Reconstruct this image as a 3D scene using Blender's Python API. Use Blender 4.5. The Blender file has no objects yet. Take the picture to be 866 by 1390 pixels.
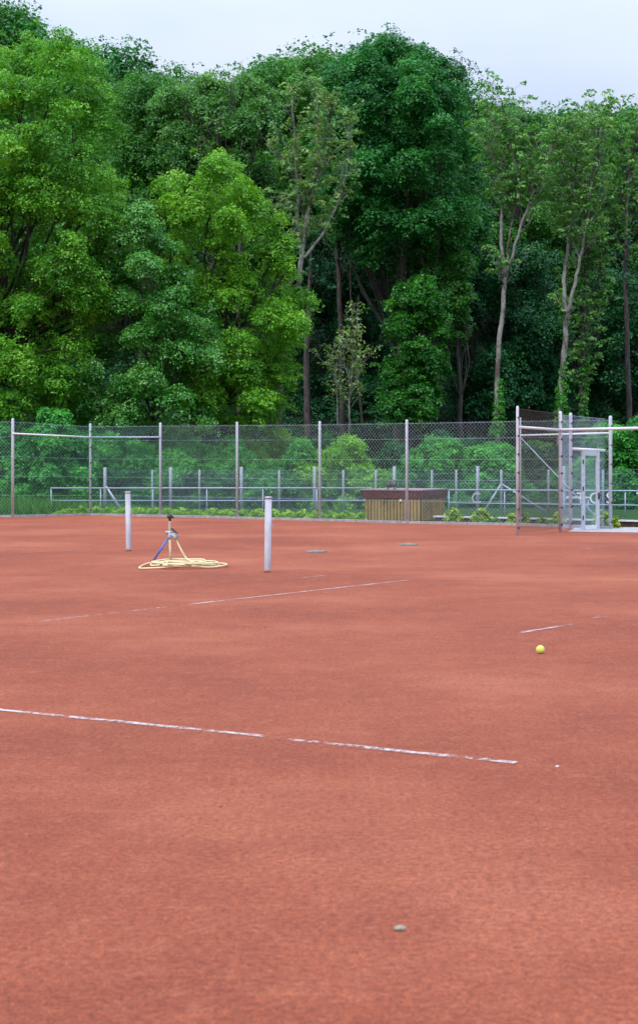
import bpy, math, random
import numpy as np
from mathutils import Vector, Matrix
random.seed(7); rng = np.random.default_rng(7)
scene = bpy.context.scene
COL = scene.collection
F = 2200.0; H = 1.45; CX = 433.0; HY = 638.0     # focal length and horizon measured on the photograph, eye height in metres
R = math.radians

def P(px, py, z=0.0):
    d = (H - z) * F / (py - HY)
    return Vector(((px - CX) / F * d, d, z))
def W(px, py, d):
    return Vector(((px - CX) / F * d, d, H - (py - HY) / F * d))

# ------------------------------------------------------------------ materials
def new_mat(name):
    m = bpy.data.materials.new(name); m.use_nodes = True
    nt = m.node_tree; nt.nodes.clear()
    out = nt.nodes.new('ShaderNodeOutputMaterial')
    return m, nt, out
def N(nt, t, **kw):
    n = nt.nodes.new(t)
    for k, v in kw.items():
        if k.startswith('i_'): n.inputs[k[2:].replace('_', ' ')].default_value = v
        else: setattr(n, k, v)
    return n
def ramp(nt, fac, stops):
    r = N(nt, 'ShaderNodeValToRGB')
    els = r.color_ramp.elements
    while len(els) < len(stops): els.new(0.5)
    for e, (p, c) in zip(els, stops):
        e.position = p; e.color = (*c, 1) if len(c) == 3 else c
    nt.links.new(fac, r.inputs[0]); return r.outputs[0]
def noise(nt, scale, detail=4, rough=0.55, vec=None, mapping=None):
    n = N(nt, 'ShaderNodeTexNoise'); n.inputs['Scale'].default_value = scale
    n.inputs['Detail'].default_value = detail; n.inputs['Roughness'].default_value = rough
    if vec is None:
        tc = N(nt, 'ShaderNodeNewGeometry'); vec = tc.outputs['Position']
    if mapping:
        mp = N(nt, 'ShaderNodeMapping'); mp.inputs['Scale'].default_value = mapping
        nt.links.new(vec, mp.inputs[0]); vec = mp.outputs[0]
    nt.links.new(vec, n.inputs['Vector']); return n.outputs['Fac']
def mixc(nt, a, b, fac, mode='MIX'):
    m = N(nt, 'ShaderNodeMix', data_type='RGBA', blend_type=mode)
    for sock, v in ((m.inputs[0], fac), (m.inputs[6], a), (m.inputs[7], b)):
        if isinstance(v, bpy.types.NodeSocket): nt.links.new(v, sock)
        elif isinstance(v, (int, float)): sock.default_value = v
        else: sock.default_value = (*v, 1)
    return m.outputs[2]
def princ(nt, out, col, rough=0.7, metal=0.0, spec=0.5, bump=None, bstr=0.3, bdist=0.01):
    b = N(nt, 'ShaderNodeBsdfPrincipled')
    if isinstance(col, bpy.types.NodeSocket): nt.links.new(col, b.inputs['Base Color'])
    else: b.inputs['Base Color'].default_value = (*col, 1)
    b.inputs['Roughness'].default_value = rough; b.inputs['Metallic'].default_value = metal
    b.inputs['Specular IOR Level'].default_value = spec
    if bump is not None:
        bn = N(nt, 'ShaderNodeBump'); bn.inputs['Strength'].default_value = bstr; bn.inputs['Distance'].default_value = bdist
        nt.links.new(bump, bn.inputs['Height']); nt.links.new(bn.outputs[0], b.inputs['Normal'])
    if out: nt.links.new(b.outputs[0], out.inputs[0])
    return b
def simple(name, c1, c2, scale=8, rough=0.7, metal=0.0, spec=0.4, bstr=0.2, mapping=None, bdist=0.01):
    m, nt, out = new_mat(name)
    f = noise(nt, scale, 5, 0.6, mapping=mapping)
    c = ramp(nt, f, [(0.32, c1), (0.68, c2)])
    princ(nt, out, c, rough, metal, spec, f, bstr, bdist); return m

def leaf_mat(name, dark, mid, light, rough=0.5, spec=0.35, trans=0.3):
    m, nt, out = new_mat(name)
    a = N(nt, 'ShaderNodeAttribute', attribute_name='v')
    c = ramp(nt, a.outputs['Fac'], [(0.0, dark), (0.5, mid), (1.0, light)])
    b = princ(nt, None, c, rough, 0, spec)
    t = N(nt, 'ShaderNodeBsdfTranslucent')
    tc = mixc(nt, c, (1.25, 1.3, 0.55), 1.0, 'MULTIPLY')
    nt.links.new(tc, t.inputs[0])
    mx = N(nt, 'ShaderNodeMixShader'); mx.inputs[0].default_value = trans
    nt.links.new(b.outputs[0], mx.inputs[1]); nt.links.new(t.outputs[0], mx.inputs[2])
    nt.links.new(mx.outputs[0], out.inputs[0]); return m

M = {}
M['leaf_bright'] = leaf_mat('leaf_bright', (.055, .21, .018), (.125, .39, .028), (.27, .56, .050))
M['leaf_spring'] = leaf_mat('leaf_spring', (.075, .25, .018), (.155, .42, .028), (.30, .58, .045))
M['leaf_silver'] = leaf_mat('leaf_silver', (.040, .19, .026), (.085, .33, .042), (.24, .52, .14), 0.38, 0.6)
M['leaf_oak'] = leaf_mat('leaf_oak', (.015, .115, .026), (.032, .21, .038), (.075, .33, .052))
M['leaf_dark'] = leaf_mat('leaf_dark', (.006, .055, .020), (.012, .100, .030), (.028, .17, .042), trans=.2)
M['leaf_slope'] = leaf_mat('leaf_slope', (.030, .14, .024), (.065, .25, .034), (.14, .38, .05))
M['leaf_ash'] = leaf_mat('leaf_ash', (.06, .19, .05), (.13, .31, .08), (.32, .46, .14))
M['leaf_twiggy'] = leaf_mat('leaf_twiggy', (.055, .20, .045), (.11, .31, .065), (.22, .43, .11))
M['leaf_ivy'] = leaf_mat('leaf_ivy', (.024, .15, .018), (.048, .27, .024), (.13, .40, .034), 0.35, 0.5)
M['leaf_shrub'] = leaf_mat('leaf_shrub', (.05, .15, .018), (.20, .38, .035), (.58, .66, .09))
M['leaf_hedge'] = leaf_mat('leaf_hedge', (.07, .20, .014), (.22, .44, .03), (.46, .66, .07))
M['leaf_bush'] = leaf_mat('leaf_bush', (.026, .18, .034), (.060, .33, .050), (.13, .48, .08))
M['grass'] = leaf_mat('grass_blades', (.03, .11, .014), (.055, .19, .026), (.11, .30, .04))
M['bark_dark'] = simple('bark_dark', (.030, .026, .022), (.075, .065, .055), 9, .9, 0, .2, .8, (1, 1, .25), .05)
M['bark_oak'] = simple('bark_oak', (.045, .036, .034), (.12, .10, .095), 9, .9, 0, .2, .8, (1, 1, .25), .05)
def bark_pale():
    m, nt, out = new_mat('bark_pale')
    f = noise(nt, 1.6, 5, .65, mapping=(1, 1, .5)); g = noise(nt, 9, 4, .6, mapping=(1, 1, .6))
    c = mixc(nt, ramp(nt, g, [(.3, (.15, .14, .125)), (.7, (.34, .325, .30))]), (.085, .065, .05), ramp(nt, f, [(.50, (0, 0, 0)), (.62, (1, 1, 1))]))
    princ(nt, out, c, .85, 0, .3, g, .5, .03); return m
M['bark_pale'] = bark_pale()

def clay():
    m, nt, out = new_mat('clay')
    big = noise(nt, .26, 5, .62)
    mid = noise(nt, 1.5, 5, .65)
    mot = noise(nt, 7, 4, .65)
    fine = noise(nt, 34, 4, .75)
    grit = noise(nt, 110, 3, .75)
    base = ramp(nt, big, [(.34, (.225, .042, .016)), (.50, (.292, .063, .025)), (.66, (.372, .103, .048))])
    c = mixc(nt, base, (.200, .036, .014), ramp(nt, mid, [(.47, (0, 0, 0)), (.75, (.6, .6, .6))]))
    c = mixc(nt, c, (.40, .120, .056), ramp(nt, mot, [(.48, (0, 0, 0)), (.74, (.45, .45, .45))]))
    c = mixc(nt, c, ramp(nt, fine, [(.34, (.55, .45, .43)), (.50, (1, 1, 1)), (.66, (1.5, 1.65, 1.6))]), .8, 'MULTIPLY')
    c = mixc(nt, c, ramp(nt, grit, [(.38, (.5, .42, .4)), (.5, (1, 1, 1)), (.62, (1.5, 1.6, 1.55))]), .7, 'MULTIPLY')
    ad = N(nt, 'ShaderNodeMath', operation='MULTIPLY_ADD'); nt.links.new(grit, ad.inputs[0]); ad.inputs[1].default_value = .4
    nt.links.new(fine, ad.inputs[2])
    b = princ(nt, out, c, .9, 0, .25, ad.outputs[0], .9, .018)
    b.inputs['Sheen Weight'].default_value = .07; b.inputs['Sheen Roughness'].default_value = .6; b.inputs['Sheen Tint'].default_value = (1, .72, .62, 1)
    return m
M['clay'] = clay()
def chalk(name, worn):
    m, nt, out = new_mat(name)
    f = noise(nt, 26, 6, .85); g = noise(nt, 2.3, 3, .6)
    ad = N(nt, 'ShaderNodeMath', operation='MULTIPLY_ADD'); nt.links.new(g, ad.inputs[0]); ad.inputs[1].default_value = .55; nt.links.new(f, ad.inputs[2])
    k = ramp(nt, ad.outputs[0], [(0.0, (0, 0, 0)), (1.0, (1, 1, 1))])
    mr = N(nt, 'ShaderNodeMapRange'); nt.links.new(ad.outputs[0], mr.inputs[0])
    mr.inputs[1].default_value = worn; mr.inputs[2].default_value = worn + .10
    b = princ(nt, None, (.56, .46, .44), .85, 0, .25)
    t = N(nt, 'ShaderNodeBsdfTransparent')
    mx = N(nt, 'ShaderNodeMixShader'); nt.links.new(mr.outputs[0], mx.inputs[0])
    nt.links.new(t.outputs[0], mx.inputs[1]); nt.links.new(b.outputs[0], mx.inputs[2]); nt.links.new(mx.outputs[0], out.inputs[0])
    return m
M['chalk'] = chalk('chalk_line', .72); M['chalk_worn'] = chalk('chalk_line_worn', .77); M['chalk_faint'] = chalk('chalk_line_faint', .86)
M['galv'] = simple('galvanised_post', (.42, .45, .51), (.56, .59, .66), 14, .55, 0, .5, .08)
M['galv_old'] = simple('weathered_post', (.34, .33, .37), (.50, .49, .54), 10, .6, 0, .4, .1, (1, 1, .3))
M['galv_pale'] = simple('pale_weathered_post', (.50, .51, .55), (.66, .68, .73), 10, .6, 0, .4, .1, (1, 1, .3))
M['galv_dull'] = simple('dull_steel_post', (.30, .33, .38), (.44, .47, .53), 12, .6, 0, .4, .08)
M['white_bar'] = simple('white_painted_tube', (.66, .66, .70), (.80, .80, .84), 12, .45, 0, .5, .05)
M['wire'] = simple('galvanised_wire', (.30, .40, .42), (.42, .54, .56), 20, .5, .2, .5, 0)
M['wire_green'] = simple('green_coated_wire', (.22, .42, .40), (.34, .54, .52), 20, .5, 0, .5, 0)
M['wire_dull'] = simple('dull_green_wire', (.10, .20, .20), (.18, .30, .30), 20, .6, 0, .4, 0)
M['wire_dark'] = simple('dark_brown_wire', (.045, .030, .028), (.085, .055, .05), 20, .6, 0, .4, 0)
M['wire_blue'] = simple('grey_blue_coated_wire', (.30, .36, .50), (.42, .48, .62), 20, .5, .1, .5, 0)
M['rail'] = simple('blue_grey_rail_paint', (.27, .33, .42), (.40, .46, .55), 14, .5, .1, .5, .05)
M['concrete'] = simple('concrete', (.24, .23, .23), (.42, .40, .39), 9, .9, 0, .3, .3)
M['cover'] = simple('dusty_cover', (.14, .125, .11), (.26, .235, .21), 14, .9, 0, .3, .3)
M['paving'] = simple('paving', (.30, .28, .29), (.44, .42, .42), 5, .9, 0, .3, .3)
M['coping'] = simple('pale_coping', (.55, .55, .57), (.72, .72, .74), 6, .7, 0, .3, .2)
M['lowwall'] = simple('brown_rubble', (.05, .028, .022), (.14, .07, .05), 7, .95, 0, .2, .8, None, .03)
M['roof_brown'] = simple('red_brown_cladding', (.095, .024, .026), (.16, .045, .046), 9, .55, 0, .4, .15)
M['roof_top'] = simple('roof_felt', (.22, .16, .17), (.34, .27, .28), 9, .8, 0, .3, .2)
def wood():
    m, nt, out = new_mat('weathered_planks')
    g = noise(nt, 7, 5, .65, mapping=(1, 1, .12)); s = noise(nt, 1.7, 4, .6)
    c = ramp(nt, g, [(.3, (.20, .12, .038)), (.52, (.34, .22, .08)), (.72, (.48, .34, .15))])
    c = mixc(nt, c, (.09, .065, .045), ramp(nt, s, [(.48, (0, 0, 0)), (.72, (.8, .8, .8))]))
    princ(nt, out, c, .8, 0, .3, g, .5, .02); return m
M['wood'] = wood()
M['wood_dark'] = simple('dark_gap_boards', (.02, .014, .012), (.05, .035, .028), 8, .9, 0, .2, .3)
M['black'] = simple('black_plastic', (.012, .012, .014), (.03, .03, .034), 20, .45, 0, .5, .05)
M['dark_metal'] = simple('dark_clip', (.05, .045, .05), (.10, .09, .09), 20, .6, .3, .5, .05)
M['brass'] = simple('tarnished_brass', (.42, .33, .22), (.62, .52, .38), 30, .45, .3, .5, .05)
M['mast'] = simple('cream_pipe', (.52, .40, .24), (.66, .53, .33), 14, .55, 0, .4, .1)
M['blue'] = simple('blue_tube', (.035, .12, .42), (.06, .18, .55), 14, .4, 0, .5, .05)
M['hose'] = simple('yellow_hose', (.62, .51, .25), (.78, .68, .42), 16, .45, 0, .5, .05)
M['grey_metal'] = simple('grey_metal', (.30, .31, .34), (.52, .53, .56), 30, .4, .4, .5, .05)
M['ball'] = simple('ball_felt', (.52, .56, .06), (.72, .76, .16), 60, .95, 0, .2, .4)
M['pebble'] = simple('pebble', (.24, .22, .17), (.36, .34, .27), 60, .8, 0, .3, .3)
M['letter'] = simple('white_letter', (.72, .74, .76), (.82, .84, .86), 12, .5, 0, .4, .03)
M['rust'] = simple('clay_stained_steel', (.30, .13, .09), (.45, .28, .22), 22, .8, 0, .3, .2)
M['crumb'] = simple('clay_crumb', (.10, .03, .02), (.20, .07, .045), 60, .9, 0, .2, .3)

def ground_mat():
    m, nt, out = new_mat('forest_ground')
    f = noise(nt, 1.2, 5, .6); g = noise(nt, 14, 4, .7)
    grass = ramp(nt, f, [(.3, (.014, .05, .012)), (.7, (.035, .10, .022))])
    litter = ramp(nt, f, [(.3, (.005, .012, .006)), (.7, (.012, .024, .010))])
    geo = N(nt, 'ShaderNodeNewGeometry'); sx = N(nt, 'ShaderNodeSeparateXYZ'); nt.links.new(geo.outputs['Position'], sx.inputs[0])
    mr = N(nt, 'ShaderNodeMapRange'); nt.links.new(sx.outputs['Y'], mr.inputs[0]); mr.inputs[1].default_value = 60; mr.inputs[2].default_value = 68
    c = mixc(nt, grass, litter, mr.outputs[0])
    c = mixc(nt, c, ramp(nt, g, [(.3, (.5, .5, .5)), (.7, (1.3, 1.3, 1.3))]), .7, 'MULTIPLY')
    princ(nt, out, c, .95, 0, .2, g, .6, .05); return m
M['ground'] = ground_mat()

# ------------------------------------------------------------------ objects
def link(o): COL.objects.link(o); return o
def props(o, label=None, cat=None, group=None, kind=None):
    if label: o['label'] = label
    if cat: o['category'] = cat
    if group: o['group'] = group
    if kind: o['kind'] = kind
    return o
def thing(name, label, cat, loc=(0, 0, 0), group=None):
    o = link(bpy.data.objects.new(name, None)); o.location = loc; o.empty_display_size = .2
    return props(o, label, cat, group)
class MB:
    def __init__(s): s.v = []; s.f = []
    def add(s, vs, fs):
        n = len(s.v); s.v += [tuple(v) for v in vs]; s.f += [tuple(i + n for i in f) for f in fs]
    def box(s, c, sz, rz=0, rot=None):
        hx, hy, hz = sz[0] / 2, sz[1] / 2, sz[2] / 2
        m = rot if rot is not None else Matrix.Rotation(rz, 3, 'Z')
        c = Vector(c)
        vs = [c + m @ Vector((x * hx, y * hy, z * hz)) for z in (-1, 1) for x, y in ((-1, -1), (1, -1), (1, 1), (-1, 1))]
        s.add(vs, [(3, 2, 1, 0), (4, 5, 6, 7), (0, 1, 5, 4), (1, 2, 6, 5), (2, 3, 7, 6), (3, 0, 4, 7)])
    def tube(s, pts, rad, n=8, cap=True):
        pts = [Vector(p) for p in pts]
        if isinstance(rad, (int, float)): rad = [rad] * len(pts)
        up = None; rings = []
        for i, p in enumerate(pts):
            t = (pts[min(i + 1, len(pts) - 1)] - pts[max(i - 1, 0)])
            if t.length < 1e-9: t = Vector((0, 0, 1))
            t.normalize()
            if up is None: up = Vector((0, 1, 0)) if abs(t.y) < .9 else Vector((1, 0, 0))
            a = up - t * up.dot(t)
            if a.length < 1e-6: a = t.orthogonal()
            a.normalize(); up = a; b = t.cross(a)
            rings.append([p + (a * math.cos(2 * math.pi * k / n) + b * math.sin(2 * math.pi * k / n)) * rad[i] for k in range(n)])
        vs = [q for r_ in rings for q in r_]; fs = []
        for i in range(len(rings) - 1):
            for k in range(n):
                k2 = (k + 1) % n
                fs.append((i * n + k, i * n + k2, (i + 1) * n + k2, (i + 1) * n + k))
        if cap: fs.append(tuple(range(n - 1, -1, -1))); fs.append(tuple((len(rings) - 1) * n + k for k in range(n)))
        s.add(vs, fs)
    def lathe(s, base, prof, n=16):
        base = Vector(base); s.tube([base + Vector((0, 0, z)) for r_, z in prof], [r_ for r_, z in prof], n)
    def build(s, name, mat, parent=None, smooth=False):
        off = Vector(parent.location) if parent is not None else Vector((0, 0, 0))
        if parent is not None and parent.parent is not None: off = off + Vector(parent.parent.location)
        me = bpy.data.meshes.new(name)
        me.from_pydata([(v[0] - off.x, v[1] - off.y, v[2] - off.z) for v in s.v], [], s.f)
        me.materials.append(M[mat]); me.update()
        if smooth: me.polygons.foreach_set('use_smooth', [True] * len(me.polygons))
        o = link(bpy.data.objects.new(name, me)); o.parent = parent
        return o

# leaves -------------------------------------------------------------------
def leaf_obj(name, C, Nn, size, v, mat, parent=None, aspect=.62):
    """one mesh of pointed leaf faces: centres C, normals Nn, lengths size, tint v"""
    n = len(C)
    r = rng.normal(size=(n, 3)); t = np.cross(Nn, r); t /= (np.linalg.norm(t, axis=1, keepdims=True) + 1e-9)
    b = np.cross(Nn, t)
    L = size[:, None] * .5; Wd = L * aspect
    fold = Nn * (L * .18)
    q = np.stack([C - t * L - fold, C + b * Wd + t * L * .1, C + t * L - fold, C - b * Wd + t * L * .1], 1).reshape(-1, 3)
    if parent is not None: q = q - np.array(parent.location)
    me = bpy.data.meshes.new(name)
    me.vertices.add(4 * n); me.vertices.foreach_set('co', q.astype(np.float32).ravel())
    me.loops.add(4 * n); me.loops.foreach_set('vertex_index', np.arange(4 * n, dtype=np.int32))
    me.polygons.add(n); me.polygons.foreach_set('loop_start', np.arange(0, 4 * n, 4, dtype=np.int32))
    me.update()
    at = me.attributes.new('v', 'FLOAT', 'FACE'); at.data.foreach_set('value', np.clip(v, 0, 1).astype(np.float32))
    me.materials.append(M[mat])
    o = link(bpy.data.objects.new(name, me)); o.parent = parent
    return o
def unit(a): return a / (np.linalg.norm(a, axis=1, keepdims=True) + 1e-9)
def sprays_of_lobe(c, rad, n, flat=.8):
    d = unit(rng.normal(size=(n, 3)) + np.array([0, 0, .25]))
    rr = rad * rng.uniform(.55, 1.05, n)[:, None]
    p = np.array(c) + d * rr * np.array([1, 1, flat]) + rng.normal(size=(n, 3)) * rad * np.array([.22, .22, .20])
    k = rng.random(n) < .10                      # a few long shoots that break the outline
    p[k] += d[k] * rad * rng.uniform(.15, .55, (k.sum(), 1))
    return p, d
def leaves_from_sprays(p, d, k, rs, size, droop=.5, tint=None):
    """p spray centres, d their outward directions; k leaves in a drooping plate of radius rs"""
    n = len(p)
    nn = unit(d * .55 + np.array([0, 0, 1.0]) + rng.normal(size=(n, 3)) * .25)
    r1 = unit(np.cross(nn, rng.normal(size=(n, 3)))); r2 = np.cross(nn, r1)
    ang = rng.uniform(0, 2 * np.pi, (n, k)); rad = np.sqrt(rng.uniform(0, 1, (n, k)))
    rsz = rs * rng.uniform(.6, 1.25, (n, 1))
    a = (np.cos(ang) * rad * rsz)[..., None]; b = (np.sin(ang) * rad * rsz * .8)[..., None]
    C = p[:, None, :] + a * r1[:, None, :] + b * r2[:, None, :]
    C = C - nn[:, None, :] * (droop * rad ** 2 * rsz)[..., None] + rng.normal(size=(n, k, 3)) * rs * .10
    radial = unit((a * r1[:, None, :] + b * r2[:, None, :]).reshape(-1, 3)).reshape(n, k, 3)
    ln = unit((nn[:, None, :] + radial * (rad[..., None] * .7) + rng.normal(size=(n, k, 3)) * .45).reshape(-1, 3))
    if tint is None: tint = rng.normal(.45, .16, n)
    v = (tint[:, None] + rng.normal(0, .13, (n, k))).ravel()
    sz = size * rng.uniform(.65, 1.3, n * k)
    return C.reshape(-1, 3), ln, sz, v
def in_poly(x, y, poly):
    c = False; j = len(poly) - 1
    for i in range(len(poly)):
        xi, yi = poly[i]; xj, yj = poly[j]
        if (yi > y) != (yj > y) and x < (xj - xi) * (y - yi) / (yj - yi) + xi: c = not c
        j = i
    return c
def edge_dist(x, y, poly):
    m = 1e9
    for i in range(len(poly)):
        x1, y1 = poly[i]; x2, y2 = poly[(i + 1) % len(poly)]
        dx, dy = x2 - x1, y2 - y1; t = max(0, min(1, ((x - x1) * dx + (y - y1) * dy) / (dx * dx + dy * dy + 1e-9)))
        m = min(m, math.hypot(x - x1 - t * dx, y - y1 - t * dy))
    return m
def lobes_from_outline(poly, d, rpx, nlobes, thick):
    """lobe spheres filling the body whose outline this is, at distance d, with depth of its own"""
    xs = [p[0] for p in poly]; ys = [p[1] for p in poly]; out = []; tries = 0
    while len(out) < nlobes and tries < nlobes * 200:
        tries += 1
        x = random.uniform(min(xs), max(xs)); y = random.uniform(min(ys), max(ys))
        if not in_poly(x, y, poly): continue
        e = edge_dist(x, y, poly); r = rpx * random.uniform(.65, 1.25)
        if e < r * .62: 
            r = e / .62
            if r < rpx * .42: continue
        dep = thick * math.sqrt(min(1, e / (rpx * 2.6))) * random.uniform(-1, .8)
        c = W(x, y, d) + Vector((0, dep, 0)); rm = r * d / F
        if any((c - o[0]).length < .62 * (rm + o[1]) * .8 for o in out): continue
        out.append((c, rm))
    return out
def hill(x, y):
    t = max(0.0, y - 74.0); s = .30 - .0022 * max(-40, min(40, x))
    w = min(1, t / 12.0)
    return t * s * w + .35 * math.sin(x * .21 + y * .13) * w
def limb(mb, a, b, r0, r1, bend=.15, n=6, sides=7):
    a = Vector(a); b = Vector(b); L = (b - a).length
    off = Vector((random.uniform(-1, 1), random.uniform(-1, 1), random.uniform(-.2, .8))) * L * bend
    pts = []; rad = []
    for i in range(n + 1):
        t = i / n
        p = a.lerp(b, t) + off * (4 * t * (1 - t)) * .6 + Vector((random.uniform(-1, 1), random.uniform(-1, 1), random.uniform(-1, 1))) * L * .012
        pts.append(p); rad.append(r0 + (r1 - r0) * t)
    mb.tube(pts, rad, sides); return pts
def dense_tree(name, label, d, base_px, poly, leafm, barkm, lobe_px=34, nlobes=40, thick=4, spray_n=52, k=40, rs=.62, size=.15, trunk_r=.3, cat='tree', group=None, base_z=None, tops=None, tint=.45, gaps=.0):
    bx = (base_px - CX) / F * d; bz = hill(bx, d) if base_z is None else base_z
    root = thing(name, label, cat, (bx, d, bz), group)
    lobe_px *= .74; nlobes = int(nlobes * 1.75); rs *= .70; size *= .74; k = int(k * 1.2)
    lobes = lobes_from_outline(poly, d, lobe_px, nlobes, thick)
    ps = []; ds = []; ts = []
    for c, r in lobes:
        n = max(6, int(1.15 * spray_n * (r / (lobe_px * d / F)) ** 2))
        p, dd = sprays_of_lobe(c, r, n)
        ps.append(p); ds.append(dd); ts.append(rng.normal(tint, .20, n) + rng.normal(0, .15))
    p = np.concatenate(ps); dd = np.concatenate(ds); tt = np.concatenate(ts)
    leaf_obj('crown', *leaves_from_sprays(p, dd, k, rs, size, tint=tt), leafm, root)
    mb = MB()
    top = sum((c for c, r in lobes), Vector()) / len(lobes); zt = max(c.z for c, r in lobes)
    b0 = Vector((bx, d, bz - .3)); axis = [b0]
    for i in range(1, 7):
        t = i / 6; axis.append(Vector((bx + (top.x - bx) * t * .8 + random.uniform(-.2, .2), d + random.uniform(-.2, .2), bz + (zt - bz) * .85 * t)))
    mb.tube(axis, [trunk_r * (1.25 if i == 0 else 1 - .75 * i / 6) for i in range(7)], 10)
    for c, r in lobes:
        if random.random() < .6: continue
        zs = bz + max(.34, ((c.z - bz) / (zt - bz) - .28)) * (zt - bz) * .85
        t = max(0, min(.999, (zs - bz) / ((zt - bz) * .85))); i = int(t * 6); a = axis[i].lerp(axis[i + 1], t * 6 - i)
        pts = limb(mb, a, c, trunk_r * .24 * (1.1 - t * .6), .025, .16, 6, 6)
        for _ in range(3):
            q = c + Vector((random.gauss(0, 1), random.gauss(0, 1), random.uniform(-.2, 1))).normalized() * r * .9
            limb(mb, pts[-2], q, .028, .008, .1, 3, 4)
    mb.build('trunk', barkm, root, True)
    return root

# =================================================================== SETTING
# ground sheet, level under the court, rising into the wooded slope
gm = MB(); xs = [-400, -250, -150, -110, -80, -60, -45] + list(range(-36, 37, 4)) + [45, 60, 80, 110, 150, 250, 400]
ys = [-120, -60, -20, 0, 20, 40, 55, 65, 70] + list(range(74, 172, 4)) + [190, 220, 300, 450]
vs = []
for y in ys:
    for x in xs:
        z = hill(x, min(y, 170)) if y > 70 else 0
        vs.append((x, y, z - .010))
nx = len(xs)
gm.add(vs, [(j * nx + i, j * nx + i + 1, (j + 1) * nx + i + 1, (j + 1) * nx + i) for j in range(len(ys) - 1) for i in range(nx - 1)])
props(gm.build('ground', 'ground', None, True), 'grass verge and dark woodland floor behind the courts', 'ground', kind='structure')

# main fence posts from the photograph (x, base y, top y)
fp = [(18, 702.0, 569), (123, 699.5, 576), (218, 701.5, 575), (322, 704.2, 574), (434, 707, 573), (552, 710.5, 571), (706, 713.5, 568), (828, 718, 566)]
FP = [P(x, y) for x, y, t in fp]; FH = [(y - t) / F * p.y for (x, y, t), p in zip(fp, FP)]
leftA = FP[0] + Vector((-3.2, .9, 0)); leftB = FP[0] + Vector((-6.4, 1.6, 0))
rd = (FP[-1] - FP[-2]).normalized()
cm = MB()
front = [Vector((-60, FP[1].y + 5, 0)), leftB, leftA] + FP + [FP[-1] + rd * 3, FP[-1] + rd * 14 + Vector((8, 0, 0)), Vector((60, 20, 0))]
cm.add([(-60, -15, 0), (60, -15, 0)] + [tuple(p) for p in reversed(front)], [tuple(range(len(front) + 2))])
props(cm.build('clay_court', 'clay'), 'red clay tennis court surface with damp and dry patches', 'court', kind='structure')
# concrete edging under the fence
em = MB()
line = [leftB, leftA] + FP
for a, b in zip(line[:-1], line[1:]):
    c = (a + b) / 2; L = (b - a).length; ang = math.atan2(b.y - a.y, b.x - a.x)
    em.box((c.x, c.y, .02), (L, .14, .09), ang)
props(em.build('court_edging', 'concrete'), 'narrow grey concrete kerb under the tall fence', 'kerb', kind='structure')
# paving in front of the gate and beyond it
pv = MB(); a = P(772, 721); b = FP[-1] + rd * 3 
pv.add([P(770, 721.5, .005), P(990, 724.5, .005), P(1010, 716, .005), P(828, 715.5, .005), P(780, 716.5, .005)], [(0, 1, 2, 3, 4)])
props(pv.build('path', 'paving'), 'grey paved strip at the gate beside the clay', 'path', kind='structure')

# court lines
def strip(name, pts, w, mat, label):
    mb = MB(); pts = [P(*p, .004) for p in pts]
    for a, b in zip(pts[:-1], pts[1:]):
        n = max(2, int((b - a).length / .12)); t = (b - a).normalized(); s = Vector((-t.y, t.x, 0)); prev = None
        vs = []; fs = []
        for i in range(n + 1):
            p = a.lerp(b, i / n); k1 = w / 2 * random.uniform(.65, 1.1); k2 = w / 2 * random.uniform(.65, 1.1)
            vs += [p + s * k1, p - s * k2]
            if i: fs.append((2 * i - 2, 2 * i - 1, 2 * i + 1, 2 * i))
        mb.add(vs, fs)
    props(mb.build(name, mat), label, 'court line', kind='structure')
strip('court_line', [(-60, 957), (0, 963), (360, 999)], .068, 'chalk', 'white chalk line crossing the near clay, left half')
strip('court_line', [(360, 999), (398, 1004)], .04, 'chalk_worn', 'worn gap in the near white chalk line')
strip('court_line', [(396, 1003.8), (700, 1035)], .068, 'chalk', 'white chalk line crossing the near clay, right half')
strip('court_line', [(60, 842.5), (250, 821)], .05, 'chalk_worn', 'worn left end of the long diagonal line below the hose')
strip('court_line', [(250, 821), (555, 787)], .055, 'chalk', 'long diagonal white line below the near net post')
strip('court_line', [(707, 858.5), (776, 847)], .05, 'chalk', 'short white line just above the tennis ball')
strip('court_line', [(806, 838.5), (824, 836)], .05, 'chalk_worn', 'tiny white line fragment right of the short line')
strip('court_line', [(778, 867), (812, 869.5)], .03, 'chalk_faint', 'faint chalk trace right of the ball')
strip('court_line', [(-10, 752), (60, 748.5), (126, 745)], .07, 'chalk_worn', 'faint line left of the far net post')
strip('court_line', [(150, 810.5), (212, 803.5)], .05, 'chalk_faint', 'dotted worn line below the coiled hose')
strip('court_line', [(412, 783.8), (441, 781)], .05, 'chalk', 'short line fragment right of the near net post')
strip('court_line', [(784, 745.5), (828, 741)], .05, 'chalk_worn', 'faint far line below the gate')
strip('court_line', [(20, 712), (160, 709.5)], .07, 'chalk_faint', 'faint far line at the left')

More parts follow.
